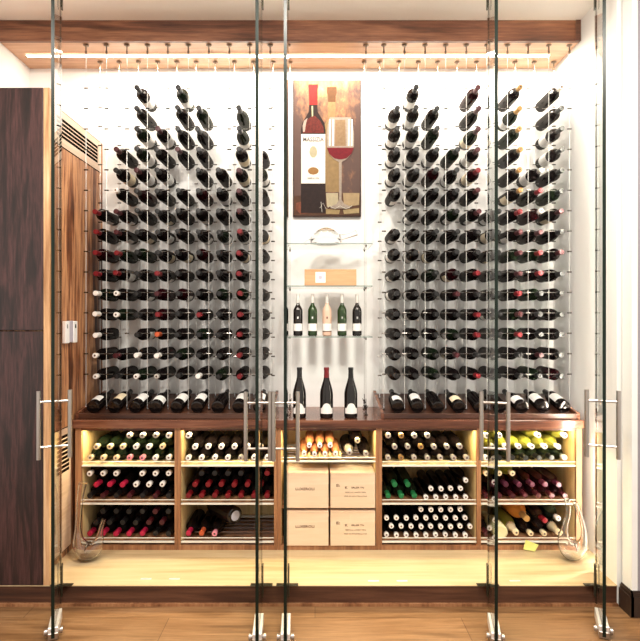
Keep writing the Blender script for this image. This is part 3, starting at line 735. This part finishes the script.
zs2 = N('ShaderNodeMapRange'); zs2.inputs[1].default_value = hh * 1.3; zs2.inputs[2].default_value = hh * .35; zs2.inputs[3].default_value = 0; zs2.inputs[4].default_value = .42; L(sx.outputs[2], zs2.inputs[0])
ad = N('ShaderNodeMath'); ad.operation = 'MULTIPLY_ADD'; ad.inputs[1].default_value = .22; L(pw.outputs[0], ad.inputs[0]); L(zs2.outputs[0], ad.inputs[2])
ad2 = N('ShaderNodeMath'); ad2.operation = 'MULTIPLY_ADD'; ad2.inputs[1].default_value = 1.1; L(n1.outputs['Fac'], ad2.inputs[0]); L(ad.outputs[0], ad2.inputs[2])
rp = N('ShaderNodeValToRGB'); e = rp.color_ramp.elements
e[0].position = .48; e[0].color = (.60, .47, .23, 1); e[1].position = 1.0; e[1].color = (.05, .015, .006, 1)
k = e.new(.66); k.color = (.46, .26, .08, 1); k = e.new(.82); k.color = (.20, .08, .028, 1)
L(ad2.outputs[0], rp.inputs[0]); L(rp.outputs[0], bs.inputs['Base Color']); bs.inputs['Roughness'].default_value = .6
cv = MB().box(-hw, hw, 0, YB - Yp - .0015, -hh, hh).build('picture_canvas', m, o, (0, 0, hh), smooth=False)
def paint(name, pts, mat, d, sub=None):
    """flat brushed shape from picture pixels, raised d millimetres"""
    P = [(wx(a, Yp) - pc[0], wz(b2, Yp) - z0) for a, b2 in pts]
    n = len(P)
    mm = MB().add([(a, -d * .0004, b2) for a, b2 in P] + [(a, -.0 + .0001, b2) for a, b2 in P], [tuple(range(n))] + [(i, (i + 1) % n, n + (i + 1) % n, n + i) for i in range(n)])
    return mm.build(name, mat, o, smooth=False)
def pm(name, c, v=.25, sc=40):
    k = .75 if name in ('label_white',) else .4
    return plain('paint_' + name, tuple(x * k for x in c), .6, var=v, bscale=sc, spec=.2)
def mirror(cx, half): return [(cx - a, b2) for a, b2 in half] + [(cx + a, b2) for a, b2 in half[::-1]]
# cloth and blots
blots = [([(294, 196), (330, 193), (360, 194), (360.4, 215.8), (293.6, 215.8), (293.6, 200)], pm('umber', (.16, .07, .035), .6, 25), 1),
         ([(326, 193), (338, 193), (338.5, 205), (327, 207)], pm('ivory', (.78, .66, .42)), 2), ([(343, 193), (359.5, 193), (359, 205), (344, 207)], pm('sand', (.70, .50, .27)), 2),
         ([(296, 203), (304, 201), (312, 203), (316, 208), (312, 213), (300, 214), (296, 209)], pm('brick', (.33, .10, .05), .5), 3),
         ([(326, 209), (340, 210), (339, 214), (326, 214)], pm('ochre', (.62, .44, .2)), 3), ([(343, 210), (359, 208), (359, 213), (344, 214)], pm('ochre_light', (.70, .52, .26)), 3)]
for pts, mt_, d in blots: paint('painted_tablecloth', pts, mt_, d)
paint('painted_bottle', mirror(331.8, [(4.6, 87.5), (4.8, 93), (3.9, 95), (3.6, 118), (9, 128), (10, 150), (10, 180), (9, 192)]), pm('ghost', (.50, .32, .14), .3), 2)
paint('painted_cork', mirror(331.8, [(4.8, 87), (4.9, 93), (3.9, 96), (3.7, 102)]), pm('cork', (.22, .09, .03)), 3)
pb = paint('painted_bottle', mirror(313.3, [(4.6, 85.5), (4.0, 104), (4.4, 112), (7.5, 117), (11, 123), (12.3, 130), (12.3, 213)]), pm('bottle_dark', (.035, .015, .012), .6), 4)
paint('painted_wine', mirror(313.3, [(1.5, 116), (7, 121), (10, 127), (10.6, 133)]), pm('wine_glow', (.20, .025, .015), .8, 60), 5)
paint('painted_highlight', [(304, 121), (307.5, 118), (306, 124), (304.8, 132), (303, 132), (302.6, 126)], pm('glint', (.75, .55, .45)), 6)
paint('painted_highlight', [(311.5, 106), (313, 106), (313.2, 116), (311.8, 117)], pm('glint2', (.75, .7, .4)), 6)
paint('painted_label', [(301.2, 134.2), (325.3, 134.2), (325.3, 183.5), (301.2, 183.5)], pm('label_white', (.85, .80, .70), .06), 5)
paint('painted_capsule', mirror(313.3, [(4.7, 84.5), (4.9, 87), (4.1, 90), (4.1, 105)]), pm('capsule_red', (.60, .025, .02), .5, 60), 6)
paint('painted_seal', [(313.3 + 5.5 * math.cos(t2 / 12 * 6.283), 171 + 3.8 * math.sin(t2 / 12 * 6.283)) for t2 in range(12)], pm('seal_orange', (.55, .28, .09)), 6)
paint('painted_crest', [(313.3 + 4 * math.cos(t2 / 10 * 6.283), 152 + 6 * math.sin(t2 / 10 * 6.283)) for t2 in range(10)], pm('crest_cream', (.80, .70, .45), .15), 6)
text('painted_lettering', 'MASSIZIA', .040, (wx(313.3, Yp) - pc[0], -.0026, wz(141.5, Yp) - z0), pm('letter', (.22, .2, .2)), o, sx=.82)
text('painted_lettering', 'RISERVA 1996', .014, (wx(313.3, Yp) - pc[0], -.0026, wz(179, Yp) - z0), MATS['paint_letter'], o, sx=.9)
# glass in the painting
paint('painted_glass', mirror(340.3, [(10.5, 117.5), (12.5, 124), (13.6, 134), (13.6, 146), (11, 154), (6, 159.5), (1.4, 162), (1.2, 200), (4, 204), (10, 206.5), (9.5, 208.5)]), pm('glass_grey', (.62, .50, .40), .3, 70), 7)
paint('painted_glass', mirror(340.3, [(5, 120), (5.5, 146)]), pm('glass_tan', (.48, .30, .16), .3, 70), 8)
for a in (329.2, 332.6, 348.2, 351.2): paint('painted_highlight', [(a, 119.5), (a + 1.4, 119.5), (a + 1.2, 146), (a - .4, 146)], MATS['paint_label_white'], 8)
paint('painted_wine', mirror(340.3, [(13.4, 147.8), (11, 154), (6, 158.5), (1, 159.5)]), pm('wine_red', (.28, .008, .02), .4, 60), 9)
sw = MB()
def stroke(pts, w=.0012):
    sw.tube([(wx(a, Yp) - pc[0], -.0042, wz(b2, Yp) - z0) for a, b2 in pts], w, 5)
stroke([(320, 208), (323, 203), (326, 209), (330, 206), (335, 209), (340, 206), (346, 209), (352, 206)]); stroke([(321, 202), (322, 212)])
sw.build('painted_signature', MATS['paint_label_white'], o)
eg = MB().box(-hw, -hw + .006, -.0006, 0, 0, 2 * hh).box(hw - .006, hw, -.0006, 0, 0, 2 * hh).box(-hw, hw, -.0006, 0, 0, .008)
eg.build('dark_border', pm('border', (.07, .03, .02), .5), o, smooth=False)

# ------------------------------------------------------------------ glass doors, all standing open
def glass_door(i, xn, yn, xf, yf, label, ho=.058, hpx=None):
    """near edge (xn, yn) and hinge edge (xf, yf) on plan"""
    d = Vector((xf - xn, yf - yn, 0)); Ln = d.length; a = math.atan2(d.y, d.x)
    o = empty('door_%d' % i, (xn, yn, 0), label, 'door', 'frameless glass doors standing open', kind='structure')
    o.rotation_euler = (0, 0, a)                       # local +x runs from the free edge to the hinge
    T = .007; zt = CEIL - .012
    MB().box(.0008, Ln - .0008, -T, T, .012, zt).build('glass_panel', M_PANE, o, smooth=False)
    MB().box(0, .0008, -T, T, .012, zt).box(Ln - .0008, Ln, -T * .5, T * .5, .012, zt).build('polished_edge', M_EDGE, o, smooth=False)
    for sy in (-1, 1):
        MB().bbox(.004, .165, min(sy * T, sy * .021), max(sy * T, sy * .021), .010, .058, .002).build('lower_patch', M_SATIN, o)
    MB().tube([(.03, -.03, .03), (.03, .03, .03)], .007, 10).lathe([(0, 0), (.014, 0), (.014, .012), (0, .012)], 12, Matrix.Translation((.03, .026, .03)) @ Matrix.Rotation(R(-90), 4, 'X')) \
        .lathe([(0, 0), (.014, 0), (.014, .012), (0, .012)], 12, Matrix.Translation((.03, -.026, .03)) @ Matrix.Rotation(R(90), 4, 'X')).build('lock_knob', M_STEEL, o)
    MB().bbox(.001, .012, -.021, .021, .004, .034, .002).build('lock_plate', M_STEEL, o)
    # ladder pull: one bar each side, two rods through the glass
    zc1, zc2 = E - .380, E - .585; z1_, z0_ = E - .330, E - .640
    h = MB().tube([(.06, -ho, zc1), (.06, ho, zc1)], .0055, 10).build('pull_handle', M_STEEL, o)
    MB().tube([(.06, -ho, zc2), (.06, ho, zc2)], .0055, 10).build('rod', M_STEEL, h)
    for sy in (-1, 1): MB().tube([(.06, sy * ho, z0_), (.06, sy * ho, z1_)], .0095, 14).build('bar', M_STEEL, h)
    # pivot fittings
    MB().bbox(Ln - .028, Ln - .004, -.012, .012, PT + .001, PT + .115, .001).build('lower_pivot', M_BRONZE, o) if False else None
    MB().box(Ln - .030, Ln + .002, -.0115, -.0072, .06, PT + .115).box(Ln - .030, Ln + .002, .0072, .0115, .06, PT + .115).build('hinge_clamp', M_BRONZE, o)
    MB().box(Ln - .030, Ln + .002, -.0115, -.0072, CEIL - .24, zt).box(Ln - .030, Ln + .002, .0072, .0115, CEIL - .24, zt).build('hinge_clamp', M_BRONZE, o)
    pl = MB().bbox(-.055, .055, -.012, .012, .0, .004, .001).build('hinge_plate', M_BRONZE, o)
    pl.matrix_parent_inverse = Matrix.Identity(4)
    wl = Vector((xf, yf + .012, PT + .0003)); loc = Matrix.Rotation(-a, 4, 'Z') @ (wl - Vector((xn, yn, 0)))
    pl.location = loc; pl.rotation_euler = (0, 0, -a)
    return o
def dd(i, pn, yn, pf, yf, lb, ho=.058): glass_door(i, wx(pn, yn), yn, wx(pf, yf), yf, lb, ho)
YH = YP - .012
dd(1, 52.8, 2.29, 60.5, YH, 'open glass door nearest the dark cabinet, seen edge-on', .064)
dd(2, 257, 2.245, 261.3, YH, 'open glass door crossing the vent-side rack, seen edge-on', .054)
dd(3, 285.3, 2.245, 287.2, YH, 'open glass door just beside the painting, seen edge-on', .054)
dd(4, 496.3, 2.25, 488.6, YH, 'open glass door crossing the wall-side rack, seen edge-on', .057)
dd(5, 604.3, 2.30, 596.2, YH, 'open glass door nearest the grey wall, seen edge-on', .064)

# ------------------------------------------------------------------ light
area('soffit_light_led', (.05, 3.233, SOF - .012), (0, 0, 0), 2.9, .03, 31, (1, .92, .80))
sl = empty('led_strip', (XR - .02, 2.757, PT + .002), 'vertical LED strip hidden behind the white door jamb', 'light strip')
MB().box(-.012, .012, 0, .006, 0, CEIL - .3).build('diffuser', M_LEDS, sl)
area('jamb_light', (XR - .03, 2.77, 1.47), (R(90), 0, R(180 + 12)), .02, 2.7, 42, (1, .95, .84))
for (x, y, pw_, lb) in ((-1.1, 1.1, 70, 'vent'), (1.1, 1.1, 70, 'wall'), (0, 1.5, 60, 'mid')):
    area('ceiling_fill', (x, y, CEIL - .02), (R(12), 0, 0), .25, .25, pw_ * .55, (1, .93, .84))  # added fill lights without fixtures; they lift the walls and bottle fronts
w = bpy.data.worlds.new('room_ambience'); SC.world = w; w.use_nodes = True
w.node_tree.nodes['Background'].inputs[0].default_value = (1, .93, .85, 1); w.node_tree.nodes['Background'].inputs[1].default_value = .85

# ------------------------------------------------------------------ camera and view
cd = bpy.data.cameras.new('camera'); cam = bpy.data.objects.new('camera', cd); COL.objects.link(cam)
cam.location = (0, 0, E); cam.rotation_euler = (R(90), 0, 0)
cd.sensor_fit = 'HORIZONTAL'; cd.sensor_width = 36; cd.lens = F / 640 * 36
cd.shift_x = (320 - VX) / 640; cd.shift_y = -(320.5 - VY) / 640
cd.clip_start = .05
SC.camera = cam
SC.view_settings.view_transform = 'Standard'; SC.view_settings.look = 'None'; SC.view_settings.gamma = 1; SC.view_settings.use_curve_mapping = False
SC.view_settings.exposure = 0.55
SC.cycles.max_bounces = 10; SC.cycles.transparent_max_bounces = 24; SC.cycles.glossy_bounces = 5; SC.cycles.transmission_bounces = 8
SC.cycles.sample_clamp_indirect = 6
SC.cycles.caustics_refractive = False; SC.cycles.caustics_reflective = False
